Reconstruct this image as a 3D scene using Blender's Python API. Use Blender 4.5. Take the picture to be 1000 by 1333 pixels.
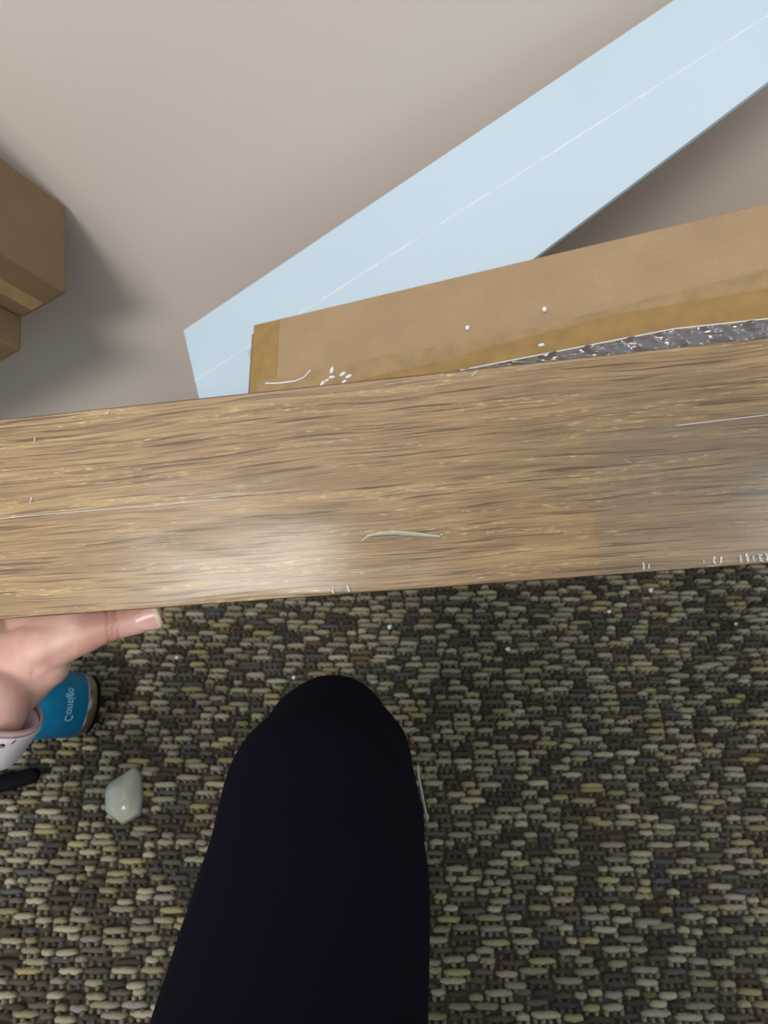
import bpy, bmesh, math, random
import numpy as np
from mathutils import Vector, Matrix

random.seed(7)
rng = np.random.default_rng(7)
SC = bpy.context.scene
COL = SC.collection
for o in list(bpy.data.objects):
    bpy.data.objects.remove(o)

# ------------------------------------------------------------------ camera
CAM_H = 0.85
PITCH = math.radians(55)          # below the horizontal
FPX = 750.0                       # focal length for a 1000 x 1333 frame
cd = bpy.data.cameras.new('camera')
cam = bpy.data.objects.new('camera', cd)
COL.objects.link(cam)
cam.location = (0, 0, CAM_H)
cam.rotation_euler = (math.pi / 2 - PITCH, 0, 0)
cd.sensor_fit = 'VERTICAL'
cd.sensor_height = 36
cd.lens = 36 * FPX / 1333
cd.clip_start = 0.01
cd.dof.use_dof = True
cd.dof.focus_distance = 0.37
cd.dof.aperture_fstop = 9
SC.camera = cam

# ------------------------------------------------------------------ light
w = bpy.data.worlds.new('world')
SC.world = w
w.use_nodes = True
w.node_tree.nodes['Background'].inputs[0].default_value = (0.86, 0.93, 1.0, 1)
w.node_tree.nodes['Background'].inputs[1].default_value = 0.66


def area(name, loc, target, sx, sy, power, col=(1, 1, 1)):
    l = bpy.data.lights.new(name, 'AREA')
    l.shape = 'RECTANGLE'
    l.size, l.size_y = sx, sy
    l.energy = power
    l.color = col
    o = bpy.data.objects.new(name, l)
    COL.objects.link(o)
    o.location = loc
    d = Vector(target) - Vector(loc)
    o.rotation_euler = d.to_track_quat('-Z', 'Y').to_euler()
    return o


area('ceiling_light_left', (-1.1, -1.72, 2.5), (-1.1, -1.6, 0), 1.5, 0.8, 72, (1.0, 0.97, 0.92))
area('wall_fill_light', (-0.45, 0.12, 2.5), (-0.45, 0.4, 0), 1.8, 0.6, 7, (1.0, 0.97, 0.93))  # added fill that brightens the wall, no known fixture
area('ceiling_light_right', (1.6, -1.2, 2.5), (1.6, -1.1, 0), 0.7, 0.6, 7, (0.86, 0.94, 1.0))

vs = SC.view_settings
vs.view_transform = 'Standard'
vs.look = 'None'
vs.gamma = 1
vs.use_curve_mapping = False
vs.exposure = 0.0

# ------------------------------------------------------------------ helpers
CAMP = Vector((0, 0, CAM_H))
FW = Vector((0, math.cos(PITCH), -math.sin(PITCH)))
UP = Vector((0, math.sin(PITCH), math.cos(PITCH)))
RT = Vector((1, 0, 0))


def ray(px, py):
    return FW + RT * ((px - 500) / FPX) - UP * ((py - 666.5) / FPX)


def P(px, py, d):
    """the room point seen at a photo pixel, d metres along the view axis"""
    return CAMP + ray(px, py) * d


def on_floor(px, py, z=0.0):
    r = ray(px, py)
    return CAMP + r * ((z - CAM_H) / r.z)


def lin(c):
    return tuple(((v / 255) / 12.92 if v / 255 <= 0.04045 else ((v / 255 + 0.055) / 1.055) ** 2.4) for v in c) + (1,)


class NT:
    def __init__(s, name):
        s.m = bpy.data.materials.new(name)
        s.m.use_nodes = True
        s.t = s.m.node_tree
        s.b = s.t.nodes['Principled BSDF']
        s.out = s.t.nodes['Material Output']

    def n(s, typ, **kw):
        nd = s.t.nodes.new(typ)
        for k, v in kw.items():
            setattr(nd, k, v)
        return nd

    def l(s, a, b):
        s.t.links.new(a, b)

    def coords(s, scale=(1, 1, 1), kind='Object', rot=(0, 0, 0)):
        tc = s.n('ShaderNodeTexCoord')
        mp = s.n('ShaderNodeMapping')
        mp.inputs['Scale'].default_value = scale
        mp.inputs['Rotation'].default_value = rot
        s.l(tc.outputs[kind], mp.inputs[0])
        return mp.outputs[0]

    def noise(s, vec, scale=1.0, detail=3.0, rough=0.5, dist=0.0):
        nd = s.n('ShaderNodeTexNoise')
        nd.inputs['Scale'].default_value = scale
        nd.inputs['Detail'].default_value = detail
        nd.inputs['Roughness'].default_value = rough
        nd.inputs['Distortion'].default_value = dist
        s.l(vec, nd.inputs['Vector'])
        return nd.outputs[0]

    def ramp(s, fac, stops):
        r = s.n('ShaderNodeValToRGB')
        e = r.color_ramp.elements
        while len(e) < len(stops):
            e.new(0.5)
        for i, (p, c) in enumerate(stops):
            e[i].position = p
            e[i].color = c if len(c) == 4 else lin(c)
        s.l(fac, r.inputs[0])
        return r.outputs[0]

    def mix(s, fac, a, b, mode='MIX'):
        m = s.n('ShaderNodeMix', data_type='RGBA', blend_type=mode)
        for sock, v in ((m.inputs[0], fac), (m.inputs[6], a), (m.inputs[7], b)):
            if isinstance(v, (int, float)):
                sock.default_value = v
            elif isinstance(v, tuple):
                sock.default_value = v
            else:
                s.l(v, sock)
        return m.outputs[2]

    def bump(s, h, strength=0.3, dist=0.001):
        b = s.n('ShaderNodeBump')
        b.inputs['Strength'].default_value = strength
        b.inputs['Distance'].default_value = dist
        s.l(h, b.inputs['Height'])
        s.l(b.outputs[0], s.b.inputs['Normal'])
        return b.outputs[0]

    def base(s, c):
        if isinstance(c, tuple):
            s.b.inputs['Base Color'].default_value = c
        else:
            s.l(c, s.b.inputs['Base Color'])
        return s

    def p(s, **kw):
        for k, v in kw.items():
            s.b.inputs[k.replace('_', ' ')].default_value = v
        return s


def simple(name, rgb, rough=0.6, **kw):
    m = NT(name)
    v = m.noise(m.coords((60, 60, 60)), 1, 3)
    c = m.ramp(v, [(0.3, tuple(max(0, x * 0.93) for x in rgb)), (0.7, tuple(min(255, x * 1.05) for x in rgb))])
    m.base(c)
    m.p(Roughness=rough, **kw)
    return m.m


# ------------------------------------------------------------------ materials
def mat_wood():
    m = NT('oak_laminate')
    tc = m.coords((1, 1, 1))
    # gentle wander of the grain
    wn = m.noise(m.coords((5, 14, 5)), 1, 2)
    sub = m.n('ShaderNodeMath', operation='MULTIPLY_ADD')
    m.l(wn, sub.inputs[0]); sub.inputs[1].default_value = 0.014; sub.inputs[2].default_value = -0.007
    cmb = m.n('ShaderNodeCombineXYZ'); m.l(sub.outputs[0], cmb.inputs[1])
    add = m.n('ShaderNodeVectorMath', operation='ADD'); m.l(tc, add.inputs[0]); m.l(cmb.outputs[0], add.inputs[1])

    def sc(x, y, z=60):
        q = m.n('ShaderNodeVectorMath', operation='MULTIPLY')
        m.l(add.outputs[0], q.inputs[0]); q.inputs[1].default_value = (x, y, z)
        return q.outputs[0]
    broad = m.noise(sc(4, 80), 1, 3, 0.6)
    fine = m.noise(sc(22, 620), 1, 3, 0.6)
    strokes = m.noise(sc(11, 470), 1, 2.6, 0.55)
    strokes2 = m.noise(sc(20, 700), 1, 2, 0.5)
    crumbs = m.noise(sc(110, 760), 1, 4, 0.7)
    crumb_zone = m.noise(sc(9, 130), 1, 2, 0.5)
    c = m.ramp(broad, [(0.28, (162, 131, 88)), (0.5, (184, 153, 106)), (0.72, (206, 176, 126))])
    c = m.mix(m.ramp(fine, [(0.35, (0, 0, 0)), (0.65, (255, 255, 255))]), c, m.mix(1.0, c, lin((214, 206, 196)), 'MULTIPLY'))
    cz = m.ramp(crumb_zone, [(0.48, (0, 0, 0)), (0.60, (255, 255, 255))])
    cr = m.mix(1.0, m.ramp(crumbs, [(0.54, (0, 0, 0)), (0.62, (210, 210, 210))]), cz, 'MULTIPLY')
    c = m.mix(cr, c, lin((236, 212, 156)))
    s2 = m.ramp(strokes2, [(0.56, (0, 0, 0)), (0.63, (225, 225, 225))])
    c = m.mix(s2, c, lin((128, 100, 66)))
    s1 = m.ramp(strokes, [(0.59, (0, 0, 0)), (0.635, (235, 235, 235))])
    c = m.mix(s1, c, lin((96, 72, 46)))
    m.base(c)
    h = m.mix(s1, m.mix(0.6, fine, crumbs), (0, 0, 0, 1))
    m.bump(h, 0.35, 0.0006)
    m.p(Roughness=0.5)
    return m.m


def mat_card(name, rgb, fib=1.0):
    m = NT(name)
    a = m.noise(m.coords((14, 14, 14)), 1, 4, 0.6)
    b = m.noise(m.coords((900, 220, 900)), 1, 2)
    r, g, bb = rgb
    c = m.ramp(a, [(0.3, (r * .94, g * .94, bb * .93)), (0.7, (min(255, r * 1.04), min(255, g * 1.04), bb * 1.05))])
    c = m.mix(0.12, c, m.ramp(b, [(0.35, (r * .8, g * .8, bb * .75)), (0.65, (min(255, r * 1.12), g * 1.12, bb * 1.12))]))
    m.base(c)
    m.bump(a, 0.1, 0.002)
    m.p(Roughness=0.75)
    return m.m


def mat_film(name, haze=0.10, rough=0.12, tint=(235, 240, 245), wr=0.25, ior=1.45, scale=(6, 22, 6)):
    """clear plastic: mostly see-through, mirror-like by Fresnel, a little milky"""
    m = NT(name)
    t = m.t
    t.nodes.remove(m.b)
    tr = m.n('ShaderNodeBsdfTransparent')
    gl = m.n('ShaderNodeBsdfGlossy'); gl.inputs['Roughness'].default_value = rough
    df = m.n('ShaderNodeBsdfDiffuse'); df.inputs[0].default_value = lin(tint)
    nz = m.noise(m.coords(scale), 1, 3, 0.5)
    bp = m.n('ShaderNodeBump'); bp.inputs['Strength'].default_value = wr; bp.inputs['Distance'].default_value = 0.004
    m.l(nz, bp.inputs['Height']); m.l(bp.outputs[0], gl.inputs['Normal'])
    fr = m.n('ShaderNodeFresnel'); fr.inputs[0].default_value = ior
    m.l(bp.outputs[0], fr.inputs['Normal'])
    mul = m.n('ShaderNodeMath', operation='MULTIPLY'); m.l(fr.outputs[0], mul.inputs[0]); mul.inputs[1].default_value = 0.8
    m1 = m.n('ShaderNodeMixShader'); m1.inputs[0].default_value = haze
    m.l(tr.outputs[0], m1.inputs[1]); m.l(df.outputs[0], m1.inputs[2])
    m2 = m.n('ShaderNodeMixShader'); m.l(mul.outputs[0], m2.inputs[0])
    m.l(m1.outputs[0], m2.inputs[1]); m.l(gl.outputs[0], m2.inputs[2])
    m.l(m2.outputs[0], m.out.inputs[0])
    return m.m


def mat_wall():
    m = NT('painted_plaster')
    a = m.noise(m.coords((3, 3, 3)), 1, 3)
    b = m.noise(m.coords((260, 260, 260)), 1, 3)
    m.base(m.ramp(a, [(0.3, (212, 199, 187)), (0.7, (218, 205, 193))]))
    m.bump(b, 0.12, 0.0008)
    m.p(Roughness=0.85)
    return m.m


def mat_foam():
    m = NT('blue_white_foam_sheet')
    m.base(m.ramp(m.noise(m.coords((4, 4, 4)), 1, 2), [(0.3, (196, 216, 230)), (0.7, (201, 220, 233))]))
    m.p(Roughness=0.6)
    return m.m


def mat_skin():
    m = NT('skin')
    a = m.noise(m.coords((38, 38, 38)), 1, 4, 0.55)
    b = m.noise(m.coords((900, 900, 900)), 1, 2)
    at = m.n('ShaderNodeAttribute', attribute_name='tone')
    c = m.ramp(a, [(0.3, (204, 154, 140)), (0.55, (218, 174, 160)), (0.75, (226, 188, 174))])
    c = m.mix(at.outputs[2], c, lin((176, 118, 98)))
    m.base(c)
    m.bump(b, 0.12, 0.0004)
    m.p(Roughness=0.5, Subsurface_Weight=0.12, Subsurface_Scale=0.004)
    return m.m


def mat_loops():
    m = NT('carpet_yarn')
    at = m.n('ShaderNodeAttribute', attribute_name='yarn')
    b = m.noise(m.coords((700, 700, 700)), 1, 2)
    c = m.mix(1.0, at.outputs[0], m.ramp(b, [(0.3, (205, 205, 205)), (0.7, (255, 255, 255))]), 'MULTIPLY')
    m.base(c)
    m.bump(b, 0.4, 0.001)
    m.p(Roughness=0.95)
    return m.m


def mat_cloth(name, rgb):
    m = NT(name)
    b = m.noise(m.coords((1400, 500, 1400)), 1, 2)
    m.base(m.ramp(b, [(0.3, tuple(x * 0.8 for x in rgb)), (0.7, tuple(x * 1.15 for x in rgb))]))
    m.bump(b, 0.25, 0.0006)
    m.p(Roughness=0.95, Specular_IOR_Level=0.12)
    return m.m


M = dict(
    wood=mat_wood(),
    wood_core=simple('board_core', (176, 148, 112), 0.8),
    wall=mat_wall(),
    card=mat_card('kraft_cardboard', (172, 144, 110)),
    card_dark=mat_card('brown_cardboard', (126, 103, 74)),
    card_edge=mat_card('cardboard_edge', (112, 92, 68)),
    tape=simple('brown_packing_tape', (160, 128, 76), 0.3),
    tape_pale=simple('pale_packing_tape', (166, 138, 98), 0.35),
    foam=mat_foam(),
    foam_crumb=simple('white_foam', (240, 243, 246), 0.6),
    film=mat_film('clear_wrap', 0.02, 0.20),
    hazy_film=mat_film('hazy_film', 0.07, 0.20, (170, 178, 176), 0.15),
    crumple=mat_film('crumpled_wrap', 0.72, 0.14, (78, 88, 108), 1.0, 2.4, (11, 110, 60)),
    pleat=mat_film('wrap_pleat', 0.75, 0.1, (250, 252, 255), 0.2, 1.7),  # whitened so the clear film's folds and puckers carry painted glints
    skin=mat_skin(),
    nail=simple('fingernail', (226, 176, 168), 0.25),
    nail_tip=simple('nail_edge', (226, 208, 180), 0.3),
    strap=simple('pale_pink_silicone', (216, 206, 212), 0.45),
    strap_in=simple('strap_lining', (160, 134, 132), 0.5),
    hole=simple('dark_hole', (24, 22, 24), 0.5),
    steel=simple('brushed_steel', (176, 170, 166), 0.28, Metallic=1.0),
    blue=simple('blue_paint', (0, 132, 182), 0.4),
    print_=simple('pale_blue_print', (140, 196, 226), 0.5),
    black=simple('black_rubber', (7, 7, 12), 0.8, Specular_IOR_Level=0.15),
    navy=mat_cloth('navy_knit', (9, 8, 22)),
    thread=simple('grey_thread', (150, 150, 152), 0.8),
    yarn=mat_loops(),
    backing=simple('carpet_backing', (70, 64, 52), 0.95),
    plastic=None,
)
pm = NT('milky_plastic')
pm.base(pm.ramp(pm.noise(pm.coords((40, 40, 40)), 1, 3), [(0.35, (196, 196, 170)), (0.6, (196, 206, 204)), (0.75, (222, 230, 230))]))
pm.p(Roughness=0.12, Alpha=0.72, Coat_Weight=0.6)
M['plastic'] = pm.m


# ------------------------------------------------------------------ object builders
def mk(name, bm, mat, parent=None, smooth=False, M0=None):
    """bm holds coordinates local to M0 (or to the parent)"""
    me = bpy.data.meshes.new(name)
    bm.normal_update()
    bm.to_mesh(me)
    bm.free()
    for mm in (mat if isinstance(mat, (list, tuple)) else [mat]):
        me.materials.append(mm)
    if smooth:
        for p in me.polygons:
            p.use_smooth = True
    o = bpy.data.objects.new(name, me)
    COL.objects.link(o)
    if parent:
        o.parent = parent
    if M0 is not None:
        o.matrix_basis = M0
    return o


def thing(name, label, cat, M0=None, group=None):
    o = bpy.data.objects.new(name, None)
    o.empty_display_size = 0.05
    COL.objects.link(o)
    if M0 is not None:
        o.matrix_basis = M0
    o['label'] = label
    o['category'] = cat
    if group:
        o['group'] = group
    return o


def tag(o, label=None, cat=None, group=None, kind=None):
    if label: o['label'] = label
    if cat: o['category'] = cat
    if group: o['group'] = group
    if kind: o['kind'] = kind
    return o


def frame(origin, x, y, z):
    m = Matrix.Identity(4)
    for i, v in enumerate((x, y, z)):
        for r in range(3):
            m[r][i] = v[r]
    for r in range(3):
        m[r][3] = origin[r]
    return m


def box(bm, lo, hi, bevel=0.0, seg=2):
    c = bmesh.ops.create_cube(bm, size=1)
    vs_ = c['verts']
    for v in vs_:
        v.co = Vector([lo[i] + (v.co[i] + 0.5) * (hi[i] - lo[i]) for i in range(3)])
    if bevel:
        es = {e for v in vs_ for e in v.link_edges}
        bmesh.ops.bevel(bm, geom=list(es), offset=bevel, segments=seg, affect='EDGES', profile=0.5)
    return bm


def grid_sheet(bm, x0, x1, y0, y1, nx, ny, zf):
    V = [[bm.verts.new((x0 + (x1 - x0) * i / nx, y0 + (y1 - y0) * j / ny,
                        zf(x0 + (x1 - x0) * i / nx, y0 + (y1 - y0) * j / ny))) for i in range(nx + 1)] for j in range(ny + 1)]
    for j in range(ny):
        for i in range(nx):
            bm.faces.new((V[j][i], V[j][i + 1], V[j + 1][i + 1], V[j + 1][i]))
    return V


def capsule(bm, p0, r0, p1, r1, n=24, k=8, squash=None):
    """tapered tube with round ends; squash = (dir, factor) flattens the section along dir"""
    p0, p1 = Vector(p0), Vector(p1)
    ax = p1 - p0
    L = max(ax.length, 1e-6)
    ax = ax / L if ax.length > 1e-6 else Vector((0, 0, 1))
    s = ax.orthogonal().normalized()
    if squash:
        s = (squash[0] - ax * squash[0].dot(ax)).normalized()
    t = ax.cross(s)
    rings = []
    for i in range(k):
        a = math.pi / 2 * (i / k)
        rings.append((-r0 * math.cos(a), r0 * math.sin(a)))
    rings.append((0, r0)); rings.append((L, r1))
    for i in range(1, k + 1):
        a = math.pi / 2 * (i / k)
        rings.append((L + r1 * math.sin(a), r1 * math.cos(a)))
    sq = squash[1] if squash else 1
    prev = None
    for h, r in rings:
        if r < 1e-5:
            ring = [bm.verts.new(p0 + ax * h)]
        else:
            ring = [bm.verts.new(p0 + ax * h + s * (math.cos(2 * math.pi * q / n) * r * sq) + t * (math.sin(2 * math.pi * q / n) * r)) for q in range(n)]
        if prev:
            if len(prev) == 1:
                for q in range(n):
                    bm.faces.new((prev[0], ring[(q + 1) % n], ring[q]))
            elif len(ring) == 1:
                for q in range(n):
                    bm.faces.new((prev[q], prev[(q + 1) % n], ring[0]))
            else:
                for q in range(n):
                    bm.faces.new((prev[q], prev[(q + 1) % n], ring[(q + 1) % n], ring[q]))
        prev = ring


def organic(name, caps, mat, voxel, smooth_it=8, parent=None, subs=0):
    """union of capsules grown into one continuous smooth skin"""
    bm = bmesh.new()
    for c in caps:
        capsule(bm, *c[:4], squash=c[4] if len(c) > 4 else None)
    me = bpy.data.meshes.new(name)
    bm.to_mesh(me); bm.free()
    o = bpy.data.objects.new(name, me)
    COL.objects.link(o)
    r = o.modifiers.new('r', 'REMESH'); r.mode = 'VOXEL'; r.voxel_size = voxel
    s = o.modifiers.new('s', 'SMOOTH'); s.iterations = smooth_it; s.factor = 0.5
    dg = bpy.context.evaluated_depsgraph_get()
    me2 = bpy.data.meshes.new_from_object(o.evaluated_get(dg))
    o.modifiers.clear()
    o.data = me2
    bpy.data.meshes.remove(me)
    me2.name = name
    me2.materials.clear()
    me2.materials.append(mat)
    for p in me2.polygons:
        p.use_smooth = True
    if parent:
        o.parent = parent
    return o


def tube(bm, pts, r, n=8):
    for a, b in zip(pts[:-1], pts[1:]):
        capsule(bm, a, r, b, r, n, 3)


def lathe(bm, prof, n=64, mats=None):
    """profile (x along axis, r), revolve about local X"""
    prev = None
    for i, (x, r) in enumerate(prof):
        ring = [bm.verts.new((x, 0, 0))] if r < 1e-6 else [bm.verts.new((x, r * math.cos(2 * math.pi * q / n), r * math.sin(2 * math.pi * q / n))) for q in range(n)]
        if prev:
            if len(prev) == 1 and len(ring) > 1:
                for q in range(n): bm.faces.new((prev[0], ring[q], ring[(q + 1) % n]))
            elif len(ring) == 1 and len(prev) > 1:
                for q in range(n): bm.faces.new((prev[(q + 1) % n], prev[q], ring[0]))
            elif len(ring) > 1:
                for q in range(n): bm.faces.new((prev[(q + 1) % n], prev[q], ring[q], ring[(q + 1) % n]))
        prev = ring


# ------------------------------------------------------------------ setting
WALL_Y = 0.75
bm = bmesh.new(); box(bm, (-2.2, -2.0, -0.05), (2.2, WALL_Y, 0))
floor = tag(mk('floor', bm, M['backing']), kind='structure')
bm = bmesh.new(); box(bm, (-2.2, WALL_Y, -0.05), (2.2, WALL_Y + 0.1, 2.6))
tag(mk('wall_back', bm, M['wall']), kind='structure')
bm = bmesh.new(); box(bm, (-1.15, -2.0, -0.05), (-1.05, WALL_Y, 2.6))
LEFT_WALL = None
bm.free()


def build_carpet():
    X0, X1, Y0, Y1 = -0.95, 0.95, -0.34, WALL_Y - 0.006
    PY = 0.0099
    light = [lin(c)[:3] for c in [(176, 168, 142), (162, 154, 128), (150, 142, 120), (166, 155, 112), (146, 136, 104), (160, 150, 138)]]
    dark = [lin(c)[:3] for c in [(104, 98, 84), (88, 80, 66), (78, 68, 54), (90, 90, 88), (70, 64, 60), (108, 95, 66), (96, 78, 64)]]
    lw = [.26, .24, .2, .1, .1, .1]
    dw = [.22, .2, .2, .14, .12, .08, .04]

    def template(K, rings, top_shift):
        T = []
        for r, z in rings:
            for q in range(K):
                a = q * 2 * math.pi / K
                ca, sa = math.cos(a), math.sin(a)
                T.append((r * math.copysign(abs(ca) ** .6, ca), r * math.copysign(abs(sa) ** .8, sa) + top_shift * z, z))
        T.append((0, top_shift, 1.0))
        Fs = []
        for r in range(len(rings) - 1):
            for q in range(K):
                a, b = r * K + q, r * K + (q + 1) % K
                Fs += [(a, b, b + K), (a, b + K, a + K)]
        e = (len(rings) - 1) * K
        for q in range(K):
            Fs.append((e + q, e + (q + 1) % K, e + K))
        return np.array(T), np.array(Fs)
    bars, teeth = [], []        # x, y, half length, half width, height, colour
    ny = int((Y1 - Y0) / PY)
    for j in range(ny):
        y = Y0 + j * PY
        x = X0 - rng.random() * .03
        ph = rng.random() * 6.28
        was = False
        while x < X1:
            L = rng.uniform(.013, .036)
            is_l = rng.random() < (.45 if was else .68)
            was = is_l
            c = np.array(light[rng.choice(6, p=lw)] if is_l else dark[rng.choice(7, p=dw)]) * rng.uniform(.82, 1.12)
            yy = y + .0016 * math.sin(x * 55 + ph) + rng.normal(0, .0011)
            bars.append((x + L / 2, yy, L / 2 * .98, .0038 if is_l else .0034, (.0078 if is_l else .0060) + rng.normal(0, .0007), *c))
            # a comb of short loops below, gaps of bare backing between them
            k = max(1, int(L / .0078))
            for q in range(k):
                if rng.random() < .9:
                    m_ = rng.uniform(.0, .75)
                    cc = c * m_ + np.array(dark[rng.choice(7, p=dw)]) * (1 - m_)  # darkened in colour so the comb reads as shadow below the bars
                    teeth.append((x + (q + .5) * L / k + rng.normal(0, .0004), yy - .0050 + rng.normal(0, .0004), .0031, .0040, (.0066 if is_l else .0054) + rng.normal(0, .0005), *cc))
            x += L + rng.uniform(0, .0015)
    Vs, Fs, Cs, base = [], [], [], 0
    for arr, (T, F) in ((np.array(bars), template(12, ((1, 0), (.95, .5), (.68, .88)), .04)),
                        (np.array(teeth), template(6, ((1, 0), (.85, .6), (.45, .93)), .1))):
        n, k = len(arr), len(T)
        V = np.empty((n, k, 3))
        V[:, :, 0] = arr[:, 0:1] + T[None, :, 0] * arr[:, 2:3]
        V[:, :, 1] = arr[:, 1:2] + T[None, :, 1] * arr[:, 3:4] + .0006 * np.sin(V[:, :, 0] * 500)
        V[:, :, 2] = T[None, :, 2] * arr[:, 4:5] - .0003
        C = np.ones((n, k, 4)); C[:, :, :3] = arr[:, None, 5:8]
        Vs.append(V.reshape(-1, 3)); Cs.append(C.reshape(-1, 4))
        Fs.append((F[None] + (np.arange(n) * k)[:, None, None]).reshape(-1, 3) + base)
        base += n * k
    V, C, FF = np.concatenate(Vs), np.concatenate(Cs), np.concatenate(Fs)
    me = bpy.data.meshes.new('carpet_pile')
    me.vertices.add(len(V)); me.vertices.foreach_set('co', V.reshape(-1))
    me.loops.add(FF.size); me.loops.foreach_set('vertex_index', FF.reshape(-1).astype(np.int32))
    me.polygons.add(len(FF)); me.polygons.foreach_set('loop_start', (np.arange(len(FF)) * 3).astype(np.int32))
    me.polygons.foreach_set('use_smooth', np.ones(len(FF), dtype=bool))
    a = me.attributes.new('yarn', 'FLOAT_COLOR', 'POINT'); a.data.foreach_set('color', C.reshape(-1).astype(np.float32))
    me.update(calc_edges=True)
    me.materials.append(M['yarn'])
    o = bpy.data.objects.new('carpet_pile', me)
    COL.objects.link(o)
    tag(o, 'brown, grey and ochre woven loop carpet covering the floor', 'carpet', kind='stuff')
    return o


build_carpet()

# ------------------------------------------------------------------ the oak board in clear wrap
TL, TR = P(0, 547, 0.380), P(1000, 440, 0.336)
BL, BR = P(0, 806, 0.380), P(1000, 733, 0.336)
bx = ((TR - TL).normalized() + (BR - BL).normalized()).normalized()
by = ((TL - BL).normalized() + (TR - BR).normalized())
by = (by - bx * by.dot(bx)).normalized()
bz = bx.cross(by)                 # towards the camera
BC = (TL + TR + BL + BR) / 4
bm_h = ((TL - BL).dot(by) + (TR - BR).dot(by)) / 4     # half height
BM = frame(BC, bx, by, bz)
BT = 0.019
XL, XR = -0.46, 0.52
board = thing('shelf_board', 'wood-grain laminate board in clear wrap, held across the whole picture', 'board', BM)
bm = bmesh.new(); box(bm, (XL, -bm_h, -BT), (XR, bm_h, 0), 0.0006, 2)
mk('panel', bm, M['wood'], board)


def wz(x, y):
    return 0.0009 + 0.0003 * math.sin(x * 40 + y * 25) * math.sin(y * 60 + x * 13)


# wrap over the face, folded round the two long edges
bm = bmesh.new()
NX = 120
prof = [(-bm_h - .0004, -BT), (-bm_h - .0004, -.003), (-bm_h - .0002, .0004)]
prof += [(-bm_h + .001, .0008), (-bm_h + .003, None)] + [(-bm_h + 2 * bm_h * k / 14, None) for k in range(1, 14)] + [(bm_h - .003, None), (bm_h - .001, .0008)]
prof += [(bm_h + .0002, .0004), (bm_h + .0004, -.003), (bm_h + .0004, -BT)]
rows = []
for (yy, zz) in prof:
    rows.append([bm.verts.new((XL + (XR - XL) * i / NX, yy, wz(XL + (XR - XL) * i / NX, yy) if zz is None else zz)) for i in range(NX + 1)])
for a, b in zip(rows[:-1], rows[1:]):
    for i in range(NX):
        bm.faces.new((a[i], a[i + 1], b[i + 1], b[i]))
tag(mk('clear_wrap', bm, M['film'], board, True), 'clear plastic film stretched over the board')


def to_board(px, py, z=0.0):
    r = ray(px, py)
    t = ((BC + bz * z) - CAMP).dot(bz) / r.dot(bz)
    q = CAMP + r * t - BC
    return Vector((q.dot(bx), q.dot(by), z))


# broad hazy clear patch over the right of the wrap
a_, b_ = to_board(765, 566), to_board(1000, 541)
bm = bmesh.new()
c_ = [(a_.x, -bm_h + .001), (XR, -bm_h + .001), (XR, b_.y + (XR - b_.x) * (b_.y - a_.y) / (b_.x - a_.x)), (a_.x, a_.y)]
lo = [bm.verts.new((x, y, .00135)) for x, y in c_]
hi = [bm.verts.new((x, y, .00155)) for x, y in c_]
bm.faces.new(hi)
for i in range(4):
    bm.faces.new((lo[i], lo[(i + 1) % 4], hi[(i + 1) % 4], hi[i]))
tag(mk('hazy_film_patch', bm, M['hazy_film'], board), 'wide hazy clear patch over the right part of the wrap')

# long overlap seam of the wrap
bm = bmesh.new()
pts = [to_board(x, y, .0011) for x, y in ((-60, 681), (0, 675), (100, 666), (200, 658), (290, 650))]
tube(bm, pts, .00022, 6)
tag(mk('wrap_seam', bm, M['pleat'], board, True), 'thin seam line in the wrap')
bm = bmesh.new()
tube(bm, [to_board(x, y, .0016) for x, y in ((880, 554), (940, 547), (1000, 540), (1060, 534))], .0003, 6)
mk('wrap_seam', bm, M['pleat'], board, True)


def blob(bm, c, rx, ry, rz, ang=0, n=10):
    vs0 = bmesh.ops.create_icosphere(bm, subdivisions=2, radius=1)['verts']
    ca, sa = math.cos(ang), math.sin(ang)
    for v in vs0:
        x, y, z = v.co.x * rx, v.co.y * ry, v.co.z * rz
        v.co = Vector((c[0] + x * ca - y * sa, c[1] + x * sa + y * ca, c[2] + z))


# curved crease of the wrap, its iridescent gleam painted in pale colours
bm = bmesh.new()
cp = [(471, 704), (480, 697), (495, 694), (515, 693), (540, 695), (560, 697), (572, 698)]
rr = [.0004, .0009, .0014, .0016, .0014, .0010, .0006]
for k in range(len(cp) - 1):
    capsule(bm, to_board(*cp[k], .0010), rr[k], to_board(*cp[k + 1], .0010), rr[k + 1], 10, 4)
blob(bm, to_board(575, 696, .0012), .0008, .0007, .0006)
cm = NT('gleam_crease')
cm.base(cm.ramp(cm.noise(cm.coords((90, 20, 20)), 1, 1), [(0.35, (232, 222, 180)), (0.5, (226, 234, 238)), (0.62, (228, 232, 186))]))
cm.p(Roughness=0.2, Alpha=0.5)
tag(mk('gleam_crease', bm, cm.m, board, True), 'curved crease in the wrap, its gleam painted pale')
# puckers of the wrap along the lower edge, their glints painted white
for (x, y, s, a) in ((838, 737, 1.1, .3), (846, 737, .8, -.4), (930, 729, 1.2, .2), (938, 729, 1.1, -.3), (965, 727, 1.1, .5),
                     (973, 726, 1.4, -.2), (981, 727, .9, .1), (990, 726, 1.3, .9), (998, 725, 1.2, .4), (434, 768, 1.1, .6),
                     (453, 766, 1.2, .9), (444, 769, .5, 0), (916, 731, .6, .2)):
    bm = bmesh.new()
    c = to_board(x, y, .0011)
    for q in range(3):
        blob(bm, (c.x + random.uniform(-.0005, .0005), c.y + (q - 1) * .0012 * s, c.z), .0005 * s, .0010 * s, .0006, a + random.uniform(-.4, .4))
    mk('wrap_pucker', bm, M['pleat'], board, True)
# slack edge of the wrap standing up behind the top edge on the right
bm = bmesh.new()


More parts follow.
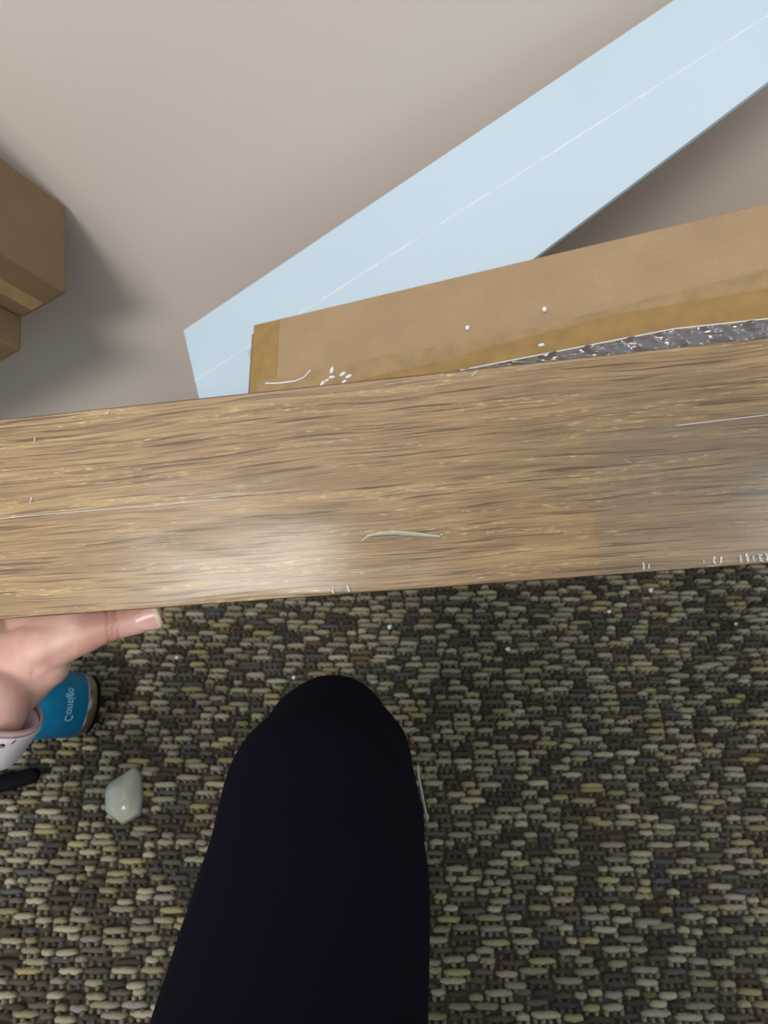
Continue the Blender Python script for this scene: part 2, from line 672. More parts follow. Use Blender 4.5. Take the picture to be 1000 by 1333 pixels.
def slack(x0px, x1px, topf, botf, n, m, mat, name, lab, amp, zoff):
    b = bmesh.new()
    V = []
    for i in range(n + 1):
        x = x0px + (x1px - x0px) * i / n
        colv = []
        for j in range(m + 1):
            t = j / m
            y = botf(x) + (topf(x) - botf(x)) * t
            q = to_board(x, y, zoff)
            q.z += amp * (math.sin(i * 1.7 + j * 2.1) * .5 + math.sin(i * .63 + j * 1.3) * .8 + random.uniform(-.5, .5)) * (0.4 + t)
            colv.append(b.verts.new(q))
        V.append(colv)
    for i in range(n):
        for j in range(m):
            b.faces.new((V[i][j], V[i + 1][j], V[i + 1][j + 1], V[i][j + 1]))
    o = mk(name, b, mat, board, True)
    sd = o.modifiers.new('s', 'SUBSURF'); sd.levels = 1; sd.render_levels = 2
    return tag(o, lab)


edge = lambda x: 547 - 0.107 * x
slack(590, 1060, lambda x: edge(x) - max(0.5, min(24, (x - 590) * .085)), lambda x: edge(x) + 6, 90, 4, M['crumple'], 'slack_wrap',
      'silvery crumpled edge of the wrap above the board', .0016, -BT - .004)
bm = bmesh.new()
tube(bm, [to_board(x, edge(x) - max(0.5, min(25, (x - 590) * .087)), -BT - .003) for x in range(600, 1080, 20)], .0005, 6)
tag(mk('wrap_hem', bm, M['pleat'], board, True), 'white hem line of the slack wrap')
# white tubes and blobs painted as glints where the wrap bunches up
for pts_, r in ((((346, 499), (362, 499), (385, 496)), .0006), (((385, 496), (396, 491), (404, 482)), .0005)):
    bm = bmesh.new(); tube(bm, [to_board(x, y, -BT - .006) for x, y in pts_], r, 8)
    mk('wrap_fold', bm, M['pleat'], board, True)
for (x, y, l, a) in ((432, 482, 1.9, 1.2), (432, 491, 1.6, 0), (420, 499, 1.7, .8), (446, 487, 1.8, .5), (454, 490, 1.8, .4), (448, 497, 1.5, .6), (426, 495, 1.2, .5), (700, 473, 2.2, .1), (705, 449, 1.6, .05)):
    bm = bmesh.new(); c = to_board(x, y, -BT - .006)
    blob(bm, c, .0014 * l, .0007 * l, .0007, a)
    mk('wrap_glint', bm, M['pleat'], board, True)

# paper slivers and dust on the board
for (x, y, l, a) in ((45, 572, 5, 1.2), (140, 537, 4, .8), (40, 651, 8, 1.2), (618, 486, 8, .7)):
    bm = bmesh.new()
    c = to_board(x, y, .0017)
    d = Vector((math.cos(a), math.sin(a), 0)) * (l * .00024)
    capsule(bm, c - d, .0002, c + d, .00028, 6, 2)
    tag(mk('paper_sliver', bm, M['foam_crumb'], None, True, BM), {45: 'tiny white sliver high on the left of the board', 140: 'tiny white sliver near the upper edge of the board, left', 40: 'longest white sliver at the left of the board, mid height', 618: 'white sliver on the upper edge of the board before the long carton'}[x], 'paper sliver')

# ------------------------------------------------------------------ cartons
def solve_frame(origin, targets, guess):
    """orthonormal axes at origin whose lines pass through three photo pixels"""
    import itertools

    def rot(v):
        return Matrix.Rotation(Vector(v).length, 3, Vector(v).normalized()) if Vector(v).length > 1e-9 else Matrix.Identity(3)

    def proj(p):
        q = p - CAMP
        d = q.dot(FW)
        return np.array((500 + FPX * q.dot(RT) / d, 666.5 - FPX * q.dot(UP) / d))
    o2 = proj(origin)

    def res(R):
        e = []
        for i, t in enumerate(targets):
            a = R @ Vector([1.0 if k == i else 0.0 for k in range(3)])
            v = proj(origin + a * 0.02) - o2
            tv = np.array(t) - o2
            e.append((v[0] * tv[1] - v[1] * tv[0]) / (np.linalg.norm(v) * np.linalg.norm(tv)))
        return np.array(e)
    R = guess
    for it in range(60):
        r0 = res(R)
        J = np.zeros((3, 3))
        for k in range(3):
            dv = [0, 0, 0]; dv[k] = 1e-5
            J[:, k] = (res(rot(dv) @ R) - r0) / 1e-5
        st = np.linalg.lstsq(J, -r0, rcond=None)[0]
        nst = np.linalg.norm(st)
        if nst > .3: st *= .3 / nst
        R = rot(list(st)) @ R
    return R, res(R)


V1 = P(88, 382, 0.70)
g = Matrix(((0, -.71, -.71), (1, 0, 0), (0, .71, -.71)))       # columns a (to wall), b (up-left), c (down-left)
R1, rs = solve_frame(V1, [(87, 285), (0, 328), (30, 415)], g)
0 and print('carton frame', [tuple(round(x, 3) for x in R1.col[i]) for i in range(3)], rs)
a1, b1, c1 = [R1.col[i].copy() for i in range(3)]


def along(origin, axis, px=None, py=None):
    """length along axis from origin until the photo column/row is reached"""
    lo_, hi_ = 0.0, 0.5
    f = lambda t: (lambda q: (500 + FPX * q.dot(RT) / q.dot(FW)) if px is not None else (666.5 - FPX * q.dot(UP) / q.dot(FW)))(origin + axis * t - CAMP)
    tgt = px if px is not None else py
    s0 = f(0) - tgt
    for _ in range(50):
        mid = (lo_ + hi_) / 2
        if (f(mid) - tgt) * s0 > 0: lo_ = mid
        else: hi_ = mid
    return lo_


c_len = along(V1, c1, px=30)
aw = (WALL_Y - 0.002 - V1.y) / max(a1.y, .05)
F1 = frame(V1, a1, b1, c1)
det = Matrix(R1).determinant()
0 and print('c_len', c_len, 'a to wall', aw, 'det', det)
A_LEN = aw - .002


def carton_at(name, label, F, lx, ly, lz, mat, extra=None):
    t = thing(name, label, 'box', F)
    b = bmesh.new(); box(b, (0, 0, 0), (lx, ly, lz), 0.004, 3)
    body = mk('carton_body', b, mat, t)
    if extra: extra(t, body)
    return t


def tape_piece(parent, lo_, hi_, mat, name='packing_tape', label=None):
    b = bmesh.new(); box(b, lo_, hi_)
    o = mk(name, b, mat, parent)
    if label: o['label'] = label
    return o


def ex_u(t, body):
    tape_piece(body, (-.0004, .004, c_len * .45), (-.0001, .24, c_len * .72), M['tape_pale'], label='pale tape along the end of the carton')
    tape_piece(body, (-.0004, .05, c_len * .93), (-.0001, .24, c_len * .99), M['card_edge'], 'flap_gap', 'dark gap between the closed flaps')


up_box = carton_at('cardboard_box', 'dark brown taped cardboard box, upper of the two boxes leaning at the left edge', F1, A_LEN, 0.24, c_len, M['card_dark'], ex_u)
V2 = V1 + c1 * (c_len + 0.001)
# the lower one comes further forward: its corner sits at pixel (30, 455)
off = along(V2, -a1, py=457)
F2 = frame(V2 - a1 * off, a1, b1, c1)


def ex_l(t, body):
    b = bmesh.new(); box(b, (off * .1, .052, -.0004), (off * .25, .056, -.0001))
    mk('hand_hole', b, M['hole'], body)


low_box = carton_at('cardboard_box', 'smaller brown cardboard box beneath the upper one at the left edge', F2, A_LEN, 0.24, (V2.z - .02) / -c1.z, M['card_dark'], ex_l)

# long flat carton
K1 = P(330, 422, 0.66)
K2 = P(1000, 263, 0.50)
kx = (K2 - K1).normalized()


def perp_point(px, py, o, ax):
    r = ray(px, py)
    d = (o - CAMP).dot(ax) / r.dot(ax)
    return CAMP + r * d


r_ = ray(324, 512)
# choose the down direction: perpendicular to kx, through the pixel
q = perp_point(324, 512, K1, kx)
ky = (q - K1).normalized()
kz = kx.cross(ky)
0 and print("carton down axis", ky, kz, (q - CAMP).dot(FW), K1.z)
if kz.dot(FW) < 0: kz = -kz
KF = frame(K1, kx, ky, kz)
long_box = thing('long_carton', 'long kraft cardboard carton with brown tape, standing tilted behind the board', 'box', KF)
KH = 0.17
KT = (K1.z + ky.z * KH - 0.012) / -kz.z
0 and print("K", ky, kz, KT)
b = bmesh.new(); box(b, (0, 0, 0), (0.95, KH, KT), 0.003, 3)
lb = mk('carton_body', b, M['card'], long_box)


def on_k(px, py):
    r = ray(px, py)
    t = (K1 - CAMP).dot(kz) / r.dot(kz)
    v = CAMP + r * t - K1
    return v.dot(kx), v.dot(ky)


x1, _ = on_k(362, 450)
tape_piece(lb, (0.001, 0.002, -.0005), (x1, KH - .003, -.0001), M['tape'], label='brown tape strip down the left end')
# long tape band with a sloping upper border
b = bmesh.new()
poly = [on_k(335, 497), on_k(480, 468), on_k(700, 426), on_k(1000, 350), on_k(1100, 325), on_k(1100, 520), on_k(340, 620)]
lo = [b.verts.new((x, y, -.0006)) for x, y in poly]
hi = [b.verts.new((x, y, -.0002)) for x, y in poly]
b.faces.new(lo); b.faces.new(hi[::-1])
for i in range(len(poly)):
    j = (i + 1) % len(poly)
    b.faces.new((lo[i], hi[i], hi[j], lo[j]))
tag(mk('packing_tape', b, M['tape_pale'], lb), 'broad tape band along the lower half of the carton')
b = bmesh.new()
poly = [on_k(360, 520), on_k(560, 474), on_k(640, 452), on_k(800, 410), on_k(1000, 376), on_k(1100, 358), on_k(1100, 520), on_k(360, 600)]
lo = [b.verts.new((x, y, -.0010)) for x, y in poly]
hi = [b.verts.new((x, y, -.0007)) for x, y in poly]
b.faces.new(lo)
for i in range(len(poly)):
    j = (i + 1) % len(poly)
    b.faces.new((lo[i], hi[i], hi[j], lo[j]))
tag(mk('packing_tape', b, M['tape'], lb), 'shiny yellowish tape layer along the carton bottom')
# dark open end edge
tape_piece(lb, (-.0035, .010, .004), (-.0002, KH - .02, .030), M['card_edge'], 'end_flap', 'dark end flap at the left')

# ------------------------------------------------------------------ folded white sheet
S1 = P(239, 430, 0.80)
S2 = P(447, 290, 0.70)
sx = (S2 - S1).normalized()
q = perp_point(259, 517, S1, sx)
sy = (q - S1).normalized()
sz = sx.cross(sy)
if sz.dot(FW) < 0: sz = -sz
0 and print('sheet', q, sy, sz, (q - CAMP).dot(FW))
SF = frame(S1, sx, sy, sz)


def on_s(px, py):
    r = ray(px, py)
    t = (S1 - CAMP).dot(sz) / r.dot(sz)
    v = CAMP + r * t - S1
    return v.dot(sx), v.dot(sy)


0 and print('crease pts', on_s(265, 490), on_s(400, 400), on_s(575, 291), 'right', on_s(690, 340), on_s(755, 291), 'top', on_s(447, 290))
sheet = thing('foam_sheet', 'large bluish white folded sheet leaning on the wall behind the long carton', 'sheet', SF)
cA, cB = on_s(330, 447), on_s(575, 291)
rA, rB = on_s(690, 340), on_s(755, 291)
SL = 0.75


def lerp_at(pa, pb, x):
    return pa[1] + (pb[1] - pa[1]) * (x - pa[0]) / (pb[0] - pa[0])


TH = 0.004


def slab(name, poly, parent, mat, lab, fold=None):
    """flat plate from an outline in the sheet's plane; fold(x, y) gives its depth"""
    b = bmesh.new()
    f = fold or (lambda x, y: 0)
    lo = [b.verts.new((x, y, f(x, y))) for x, y in poly]
    hi = [b.verts.new((x, y, f(x, y) + TH)) for x, y in poly]
    b.faces.new(lo); b.faces.new(hi[::-1])
    for i in range(len(poly)):
        j = (i + 1) % len(poly)
        b.faces.new((lo[i], hi[i], hi[j], lo[j]))
    bmesh.ops.triangulate(b, faces=[f for f in b.faces if len(f.verts) > 4])
    bmesh.ops.recalc_face_normals(b, faces=b.faces)
    return tag(mk(name, b, mat, parent), lab)


cl = lambda x: lerp_at(cA, cB, x)
rl = lambda x: lerp_at(rA, rB, x)
fold = lambda x, y: max(0.0, (y - cl(x))) * 0.0
slab('sheet_panel', [(0, 0), (SL, 0), (SL, cl(SL)), (0, cl(0))], sheet, M['foam'], 'upper face of the folded sheet')
YE = on_s(262, 560)[1]
XE = on_s(318, 470)[0]
p5, p6 = on_s(520, 381), on_s(400, 408)
xc = on_s(334, 500)[0]
slab('sheet_panel', [(0.0, cl(0) + .0006), (SL, cl(SL) + .0006), (SL, rl(SL)), (rA[0], rl(rA[0])), p5, (p6[0], cl(p6[0]) + .006), (xc, cl(xc) + .006), (xc, YE), (0.0, YE)],
     sheet, M['foam'], 'lower face of the folded sheet')
# the folded-down leg of the sheet, standing on the floor behind the board
c_a, c_b = SF @ Vector((0, YE, .0)), SF @ Vector((xc, YE, .0))
b = bmesh.new()
inv = SF.inverted()
vv = []
for q_ in (c_a, c_b):
    for dz_ in (0, -q_.z + .010):
        for dy_ in (0, .004):
            vv.append(b.verts.new(inv @ (q_ + Vector((0, dy_, dz_)))))
A0, A1, A2, A3, B0, B1, B2, B3 = vv
for f_ in ((A0, B0, B2, A2), (A1, A3, B3, B1), (A0, A2, A3, A1), (B0, B1, B3, B2), (A0, A1, B1, B0), (A2, B2, B3, A3)):
    b.faces.new(f_)
bmesh.ops.recalc_face_normals(b, faces=b.faces)
mk('sheet_leg', b, M['foam'], sheet)
b = bmesh.new()
tube(b, [Vector((x, cl(x), -.0001)) for x in np.linspace(0, SL, 24)], .0007, 6)
tag(mk('fold_line', b, M['foam_crumb'], sheet, True), 'pale raised fold line')

# ------------------------------------------------------------------ white crumbs
crumbs = [((507, 816), 'white foam crumb on the carpet just below the middle of the board', .0038),
          ((661, 845), 'round white foam crumb on the carpet right of the knee', .0036),
          ((793, 796), 'white foam crumb on the carpet below the right part of the board', .0034),
          ((230, 856), 'tiny white foam crumb on the carpet between thumb and knee', .0028),
          ((382, 882), 'small white foam crumb at the upper left edge of the knee', .0028),
          ((958, 812), 'tiny white foam crumb on the carpet near the right edge', .0026),
          ((847, 768), 'pale crumb on the carpet under the puckered wrap', .0042)]
for (px, py), lab, s in crumbs:
    b = bmesh.new(); blob(b, (0, 0, 0), s, s * .8, s * .7, random.random() * 3)
    blob(b, (s * .5, s * .3, 0), s * .6, s * .6, s * .5)
    for v in b.verts: v.co += Vector((random.uniform(-1, 1), random.uniform(-1, 1), random.uniform(-1, 1))) * s * .08
    o = mk('foam_crumb', b, M['foam_crumb'], None, True)
    o.location = on_floor(px, py, .0085)
    tag(o, lab, 'crumb')
for (px, py), lab in (((609, 428), 'tiny white crumb stuck on the long carton, left of the other'), ((709, 404), 'white crumb stuck on the long carton, higher and farther right')):
    u, v = on_k(px, py)
    b = bmesh.new(); blob(b, (0, 0, 0), .0022, .0028, .0014)
    o = mk('foam_crumb', b, M['foam_crumb'], None, True, KF @ Matrix.Translation((u, v, -.0017)))
    tag(o, lab, 'crumb')

# ------------------------------------------------------------------ person
person = thing('person', 'person seen from above: left hand under the board, watch strap, navy trouser knee', 'person')
hip = Vector((-0.10, -0.42, 0.43))
knee = P(437, 962, 0.50)
mid = P(412, 1150, 0.41)
ankle = Vector((-0.045, 0.045, 0.09))
legs = [
    (P(432, 958, .50), .0525, P(424, 1040, 0.455), .072),
    (P(462, 990, .495), .050, P(446, 1060, .45), .066),
    (P(411, 960, .50), .046, P(404, 1030, .465), .060),
    (P(415, 1040, .455), .076, mid, .080),
    (mid, .082, hip, .100),
    (knee + Vector((0, -.01, -.03)), .048, ankle, .036),
    (hip, .11, Vector((.16, -.44, .43)), .11),
    (Vector((.16, -.44, .43)), .095, Vector((.30, -.30, .09)), .06),
    (Vector((.30, -.30, .07)), .052, Vector((.26, -.68, .06)), .04),
]
trousers = organic('trousers', legs, M['navy'], 0.006, 14, person)
tag(trousers, 'dark navy knitted trousers over the raised knee')
b = bmesh.new()
tube(b, [P(x, y, d) for x, y, d in ((544, 998, .46), (545, 1012, .457), (548, 1026, .453), (551, 1042, .449), (556, 1066, .44))], .0011, 8)
tag(mk('loose_thread', b, M['thread'], trousers, True), 'pale grey thread along the side of the knee')
# shoes
b = bmesh.new()
sh = organic('shoe', [(ankle + Vector((0, -.03, -.040)), .036, Vector((-.04, .13, .044)), .030)], M['black'], .005, 8, person)

torso = organic('unseen_jumper', [  # unseen upper body, added where it shades the board and carpet
    (Vector((.0, -.47, .50)), .135, Vector((-.10, -.50, .80)), .14),
    (Vector((-.25, -.48, .90)), .07, Vector((.0, -.48, .90)), .07),
    (Vector((-.10, -.50, .78)), .14, Vector((-.13, -.48, .93)), .09),
    (Vector((-.31, -.47, .91)), .058, Vector((-.42, -.42, .68)), .048),
    (Vector((-.42, -.42, .68)), .048, Vector((-.42, -.24, .50)), .043),
    (Vector((.06, -.47, .91)), .058, Vector((.27, -.36, .72)), .048),
    (Vector((.27, -.36, .72)), .047, Vector((.21, -.11, .83)), .036)], M['navy'], .007, 12, person)
hc = Vector((-.19, -.36, 1.14))  # unseen head, added and set left to block the left light
unseen_head = organic('unseen_head', [
    (Vector((-.13, -.46, .94)), .055, Vector((-.18, -.42, 1.07)), .052),
    (hc + Vector((0, -.035, .02)), .082, hc + Vector((0, .0, .01)), .076, (RT, .9)),
    (hc + Vector((0, .03, -.035)), .055, hc + Vector((0, .035, -.065)), .036, (RT, .95)),
    (hc + Vector((0, .075, .01)), .010, hc + Vector((0, .092, -.022)), .013),
    (hc + Vector((.074, -.01, .0)), .014, hc + Vector((.074, -.006, -.03)), .010),
    (hc + Vector((-.074, -.01, .0)), .014, hc + Vector((-.074, -.006, -.03)), .010)], M['skin'], .004, 6, person)
organic('unseen_hair', [(hc + Vector((0, -.05, .05)), .088, hc + Vector((0, -.005, .055)), .078, (RT, .98)),
                 (hc + Vector((0, -.085, .03)), .060, hc + Vector((0, -.10, -.06)), .045)], M['black'], .005, 8, person)
for sx_ in (-1, 1):
    b = bmesh.new(); blob(b, hc + Vector((sx_ * .031, .064, .012)), .012, .010, .008)
    mk('eye', b, M['foam_crumb'], unseen_head, True)
b = bmesh.new(); blob(b, hc + Vector((0, .072, -.052)), .022, .008, .006)
mk('mouth', b, M['nail'], unseen_head, True)
rh = Vector((.165, -.035, .85))  # unseen right hand, added with the phone to block light
organic('unseen_right_hand', [(Vector((.21, -.11, .83)), .027, rh + Vector((.03, -.02, .0)), .030),
                       (rh + Vector((.03, -.02, .0)), .030, rh + Vector((.0, -.01, .01)), .022),
                       (rh + Vector((.0, -.022, .02)), .013, rh + Vector((-.045, -.026, .03)), .009)]
        + [(rh + Vector((.015, .012, -.03 + .018 * k)), .011, rh + Vector((-.03, .016, -.036 + .018 * k)), .008) for k in range(4)], M['skin'], .002, 8, person)
# unseen phone added at the camera to block light, lens at its left end
phM = frame(CAMP - FW * .006, RT, UP, -FW)
ph = tag(mk('phone', bmesh.new(), M['black'], None, False, phM), 'unseen black phone added above the board and behind the view to block light', 'phone')
b = bmesh.new(); box(b, (-.014, -.058, 0), (.136, .014, .008), .003, 2); b.to_mesh(ph.data); b.free()

D = .409
hd = lambda x, y, d=D: P(x, y, d)
hand_caps = [
    # thumb: base, joint, tip
    (hd(52, 846), .0185, hd(112, 822), .0140, (FW, .9)),
    (hd(112, 822), .0140, hd(148, 813), .0112, (FW, .9)),
    (hd(148, 813), .0108, hd(184, 806), .0100, (FW, .85)),
    (hd(184, 806), .0098, hd(198, 802), .0078, (FW, .8)),
    # ball of the thumb and back of the hand
    (hd(44, 852), .0225, hd(-6, 884), .034, (FW, .7)),
    (hd(30, 842, .43), .027, hd(-40, 850, .43), .034, (FW, .7)),
    (hd(14, 822, .425), .018, hd(104, 815), .0140, (FW, .9)),
    (hd(70, 838), .0165, hd(116, 822), .0140, (FW, .9)),
    (hd(60, 866, .412), .0165, hd(10, 888), .028, (FW, .8)),
    (hd(-6, 884), .033, hd(-20, 922, .392), .0285, (FW, .75)),
    (hd(-40, 850), .034, hd(-30, 930, .395), .029, (FW, .7)),
    # wrist and forearm
    (hd(-20, 922, .390), .0275, hd(-46, 982, .398), .0235, (FW, .8)),
    (hd(-46, 982, .398), .0235, hd(-210, 1230, .48), .040, (FW, .9)),
]
# fingers go up behind the board and bend against its back
kn = [(-10, 790), (-50, 786), (-90, 790), (-128, 800)]
for k, (x, y) in enumerate(kn):
    Ls = (82, 94, 88, 70)[k]
    d0 = .437
    hand_caps += [
        (hd(x * .8 - 10, y + 50, .41), .0125, hd(x, y, d0 + .004), .0100),
        (hd(x, y, d0 + .004), .0098, hd(x + 8, y - Ls * .62, d0 + .012), .0088),
        (hd(x + 8, y - Ls * .62, d0 + .012), .0086, hd(x + 16, y - Ls * 1.1, d0 + .008), .0078),
        (hd(x + 16, y - Ls * 1.1, d0 + .008), .0076, hd(x + 22, y - Ls * 1.5, d0 + .001), .0068),
    ]
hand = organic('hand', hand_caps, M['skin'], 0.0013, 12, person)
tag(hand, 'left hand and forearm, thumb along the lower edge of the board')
# creases and colour of the hand
me = hand.data
n = len(me.vertices)
co = np.empty(n * 3); me.vertices.foreach_get('co', co); co = co.reshape(-1, 3)
no = np.empty(n * 3); me.vertices.foreach_get('normal', no); no = no.reshape(-1, 3)
rel = co - np.array(CAMP)
dd = rel @ np.array(FW)
ux = 500 + FPX * (rel @ np.array(RT)) / dd
uy = 666.5 - FPX * (rel @ np.array(UP)) / dd
disp = np.zeros(n)
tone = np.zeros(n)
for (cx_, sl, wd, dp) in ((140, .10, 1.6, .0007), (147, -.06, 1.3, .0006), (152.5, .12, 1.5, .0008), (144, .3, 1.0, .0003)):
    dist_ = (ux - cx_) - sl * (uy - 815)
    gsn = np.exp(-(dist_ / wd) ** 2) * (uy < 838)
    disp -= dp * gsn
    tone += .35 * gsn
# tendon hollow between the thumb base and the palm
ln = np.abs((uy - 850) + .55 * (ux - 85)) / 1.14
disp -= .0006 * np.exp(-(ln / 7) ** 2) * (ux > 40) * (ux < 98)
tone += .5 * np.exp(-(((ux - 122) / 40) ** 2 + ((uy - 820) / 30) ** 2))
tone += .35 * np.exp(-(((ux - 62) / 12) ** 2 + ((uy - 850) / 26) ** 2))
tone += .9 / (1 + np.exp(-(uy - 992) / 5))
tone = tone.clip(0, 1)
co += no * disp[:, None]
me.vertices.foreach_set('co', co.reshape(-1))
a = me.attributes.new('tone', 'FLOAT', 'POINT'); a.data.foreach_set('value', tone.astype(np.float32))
me.update()


# thumbnail: a curved plate on the camera side of the tip
def nail():
    b = bmesh.new()
    tip_a, tip_b = hd(179, 806, .4), hd(212, 799, .4)
    ax = (tip_b - tip_a)
    L = ax.length
    ax = ax.normalized()
    out = (-FW + UP * -.25); out = (out - ax * out.dot(ax)).normalized()
    side = ax.cross(out)
    c0 = hd(181, 806, D)
    n1, n2 = 10, 8
    V = []
    for i in range(n1 + 1):
        t = i / n1
        w = .0078 * (0.80 + .35 * math.sin(math.pi * min(1, t * 1.1) * .6)) * (1 if t < .82 else math.sqrt(max(.05, 1 - ((t - .82) / .2) ** 2)))
        row = []
        for j in range(n2 + 1):
            s = (j / n2 - .5) * 2
            row.append(b.verts.new(c0 + ax * (t * L) + side * (w * s) + out * (.0088 - .0030 * s * s - .0022 * t + .0004)))
        V.append(row)
    for i in range(n1):
        for j in range(n2):
            f = b.faces.new((V[i][j], V[i + 1][j], V[i + 1][j + 1], V[i][j + 1]))
            f.material_index = 1 if i >= 8 else 0
    o = mk('thumbnail', b, [M['nail'], M['nail_tip']], hand, True)
    s_ = o.modifiers.new('s', 'SOLIDIFY'); s_.thickness = .0007; s_.offset = 1
    return tag(o, 'pink thumbnail with pale tip')


nail()

# watch strap round the wrist
wa, wb = hd(-20, 922, .391), hd(-46, 982, .393)
wax = (wb - wa).normalized()
wc = hd(-27, 946, .392)
ws = (FW - wax * FW.dot(wax)).normalized()
wt = wax.cross(ws)


def strap_ring(r1, r2, w0, w1, th, mat, name, parent, lab, n=64, tilt=0.0, taper=0.0):
    b = bmesh.new()
    secs = []
    for q in range(n):
        a = 2 * math.pi * q / n
        d = ws * math.cos(a) * r1 + wt * math.sin(a) * r2
        dn = d.normalized()
        sh_ = wax * (tilt * math.sin(a))
        secs.append([b.verts.new(wc + sh_ + d * (1 - taper * (l + .013) / .028) + dn * e + wax * l) for e, l in ((0, w0), (th * .8, w0), (th, w0 + .002), (th, w1 - .002), (th * .8, w1), (0, w1))])
    for q in range(n):
        A, B = secs[q], secs[(q + 1) % n]
        for k in range(6):
            b.faces.new((A[k], A[(k + 1) % 6], B[(k + 1) % 6], B[k]))
    bmesh.ops.recalc_face_normals(b, faces=b.faces)
    return tag(mk(name, b, mat, parent, True), lab)


strap = strap_ring(.0265, .0350, -.013, .015, .0024, M['strap'], 'watch_strap', person, 'pale pinkish white silicone watch strap', taper=.16)
strap_ring(.0262, .0346, -.0175, -.0135, .0018, M['strap_in'], 'strap_end', strap, 'tucked inner end of the strap')


def strap_spot(px, py, rx, ry, rz, mat, name, lab, ang=0.5):
    # point on the strap facing the camera
    r = ray(px, py)
    best = None
    for k in range(4000):
        t = .30 + k * .00005
        p = CAMP + r * t - wc
        l = p.dot(wax); q = p - wax * l
        e = (q.dot(ws) / .0275) ** 2 + (q.dot(wt) / .0360) ** 2
        if e <= 1:
            best = CAMP + r * t; break
    if best is None:
        return
    nrm = ((best - wc) - wax * (best - wc).dot(wax)).normalized()
    xx = wax.cross(nrm)
    b = bmesh.new(); blob(b, (0, 0, 0), rx, ry, rz, ang)
    tag(mk(name, b, mat, strap, True, frame(best, xx, wax, nrm)), lab)


strap_spot(6, 969, .0042, .0020, .0006, M['hole'], 'strap_hole', 'dark oval hole in the strap')
strap_spot(2, 971, .0016, .0012, .0014, M['steel'], 'strap_pin', 'polished metal pin')
strap_spot(18, 964, .0028, .0012, .0012, M['steel'], 'strap_pin', 'polished metal pin', 1.0)

# ------------------------------------------------------------------ bottle on the carpet
Rb = 0.043
e1 = on_floor(101, 917, .041)
e2 = on_floor(-60, 966, .041)
ax = (e2 - e1); ax.z = 0; ax.normalize()
lean = math.radians(44)
ax = (ax * math.cos(lean) + Vector((0, 0, 1)) * math.sin(lean)).normalized()
sd_ = Vector((0, 0, 1)).cross(ax).normalized()
BF = frame(e1, ax, sd_, ax.cross(sd_))
bottle = thing('drinking_bottle', 'bright blue drinking bottle with steel base, tilted on the carpet behind the hand', 'bottle', BF)
b = bmesh.new()
lathe(b, [(.0015, Rb - .0012), (.002, Rb), (.10, Rb), (.16, Rb), (.175, Rb - .003), (.188, Rb - .010), (.192, Rb - .014), (.192, 0)])
mk('bottle_body', b, M['blue'], bottle, True)
b = bmesh.new()
lathe(b, [(-.012, Rb * .86), (-.010, Rb * .93), (-.003, Rb - .0012), (.0, Rb - .0004), (.002, Rb - .0003), (.003, Rb - .004)])
tag(mk('steel_base', b, M['steel'], bottle, True), 'brushed steel base ring')
b = bmesh.new()
lathe(b, [(-.010, 0), (-.0145, Rb * .5), (-.0165, Rb * .84), (-.0145, Rb * .92), (-.0115, Rb * .925)])
tag(mk('rubber_foot', b, M['black'], bottle, True), 'black rubber foot ring')
b = bmesh.new()
lathe(b, [(.190, 0), (.190, .026), (.215, .026), (.220, .022), (.220, 0)])
mk('lid', b, M['black'], bottle, True)
# lettering wrapped round the body
tc_ = bpy.data.curves.new('t', 'FONT'); tc_.body = 'Contigo'; tc_.size = .0135; tc_.align_x = 'CENTER'
to = bpy.data.objects.new('t', tc_); COL.objects.link(to)
tc_.resolution_u = 3
dg = bpy.context.evaluated_depsgraph_get()
tm = bpy.data.meshes.new_from_object(to.evaluated_get(dg))
bpy.data.objects.remove(to)
b = bmesh.new(); b.from_mesh(tm)
bmesh.ops.subdivide_edges(b, edges=[e for e in b.edges if e.calc_length() > .003], cuts=2)
phi0 = math.radians(66)
for v in b.verts:
    s, h = v.co.x, v.co.y
    a = phi0 + s / Rb * 1.0
    v.co = Vector((.028 - h, (Rb + .0004) * math.cos(a), (Rb + .0004) * math.sin(a)))
tag(mk('lettering', b, M['print_'], bottle), 'pale blue lettering round the body')

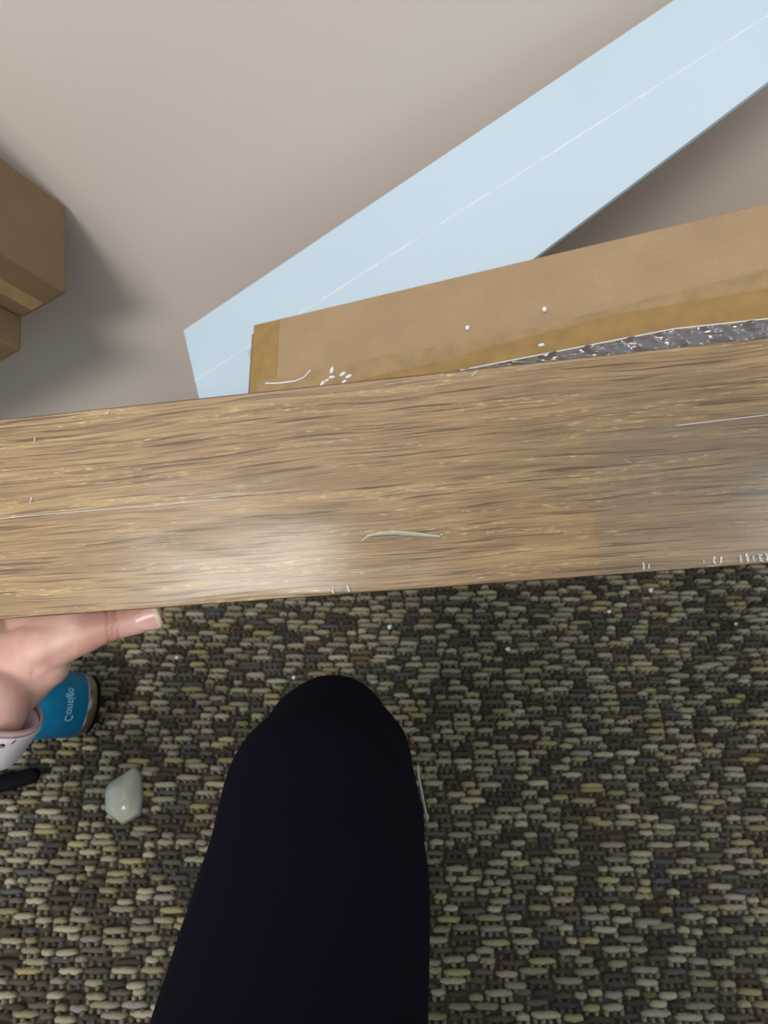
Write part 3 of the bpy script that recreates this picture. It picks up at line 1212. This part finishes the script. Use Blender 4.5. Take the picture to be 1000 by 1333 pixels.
# ------------------------------------------------------------------ black handle and plastic scrap
h1, h2 = on_floor(42, 1010, .018), on_floor(-70, 1038, .018)
hx = (h2 - h1); hx.z = 0; hl = hx.length; hx.normalize()
HF = frame(Vector((h1.x, h1.y, .0075)), hx, Vector((0, 0, 1)).cross(hx), Vector((0, 0, 1)))
hnd = thing('black_handle', 'slim black handle with rounded end on the carpet at the lower left corner', 'handle', HF)
b = bmesh.new()
capsule(b, (0, 0, .011), .0105, (hl, 0, .011), .0145, 20, 6)
for v in b.verts: v.co.z = .011 + (v.co.z - .011) * .7
mk('grip', b, M['black'], hnd, True)
b = bmesh.new()
capsule(b, (hl * .1, 0, .0185), .003, (hl * .8, 0, .0205), .0035, 10, 4)
for v in b.verts: v.co.z = .0175 + (v.co.z - .0175) * .5
mk('grip_ridge', b, M['black'], hnd, True)

c0 = on_floor(160, 1035, .012)
pts2 = [(177, 997), (184, 1006), (187, 1022), (187, 1045), (184, 1062), (160, 1075), (138, 1060), (137, 1030), (142, 1020), (160, 1008)]
b = bmesh.new()
base_, top_, top2 = [], [], []
cen = on_floor(164, 1036, .008)
for (x, y) in pts2:
    p = on_floor(x, y, .008)
    base_.append(b.verts.new(p)); top_.append(b.verts.new(p.lerp(cen, .12) + Vector((0, 0, .009))))
    top2.append(b.verts.new(p.lerp(cen, .55) + Vector((random.uniform(-.002, .002), 0, .017 + random.uniform(-.003, .003)))))
ct = b.verts.new(cen + Vector((0, 0, .020)))
k = len(pts2)
for i in range(k):
    j = (i + 1) % k
    b.faces.new((base_[i], base_[j], top_[j], top_[i])); b.faces.new((top_[i], top_[j], top2[j], top2[i])); b.faces.new((top2[i], top2[j], ct))
b.faces.new(base_[::-1])
bmesh.ops.recalc_face_normals(b, faces=b.faces)
bmesh.ops.bevel(b, geom=list(b.edges), offset=.0012, segments=2, affect='EDGES')
tag(mk('plastic_scrap', b, M['plastic'], None, True), 'milky clear crumpled plastic piece on the carpet at the lower left', 'plastic scrap')

bpy.context.view_layer.update()
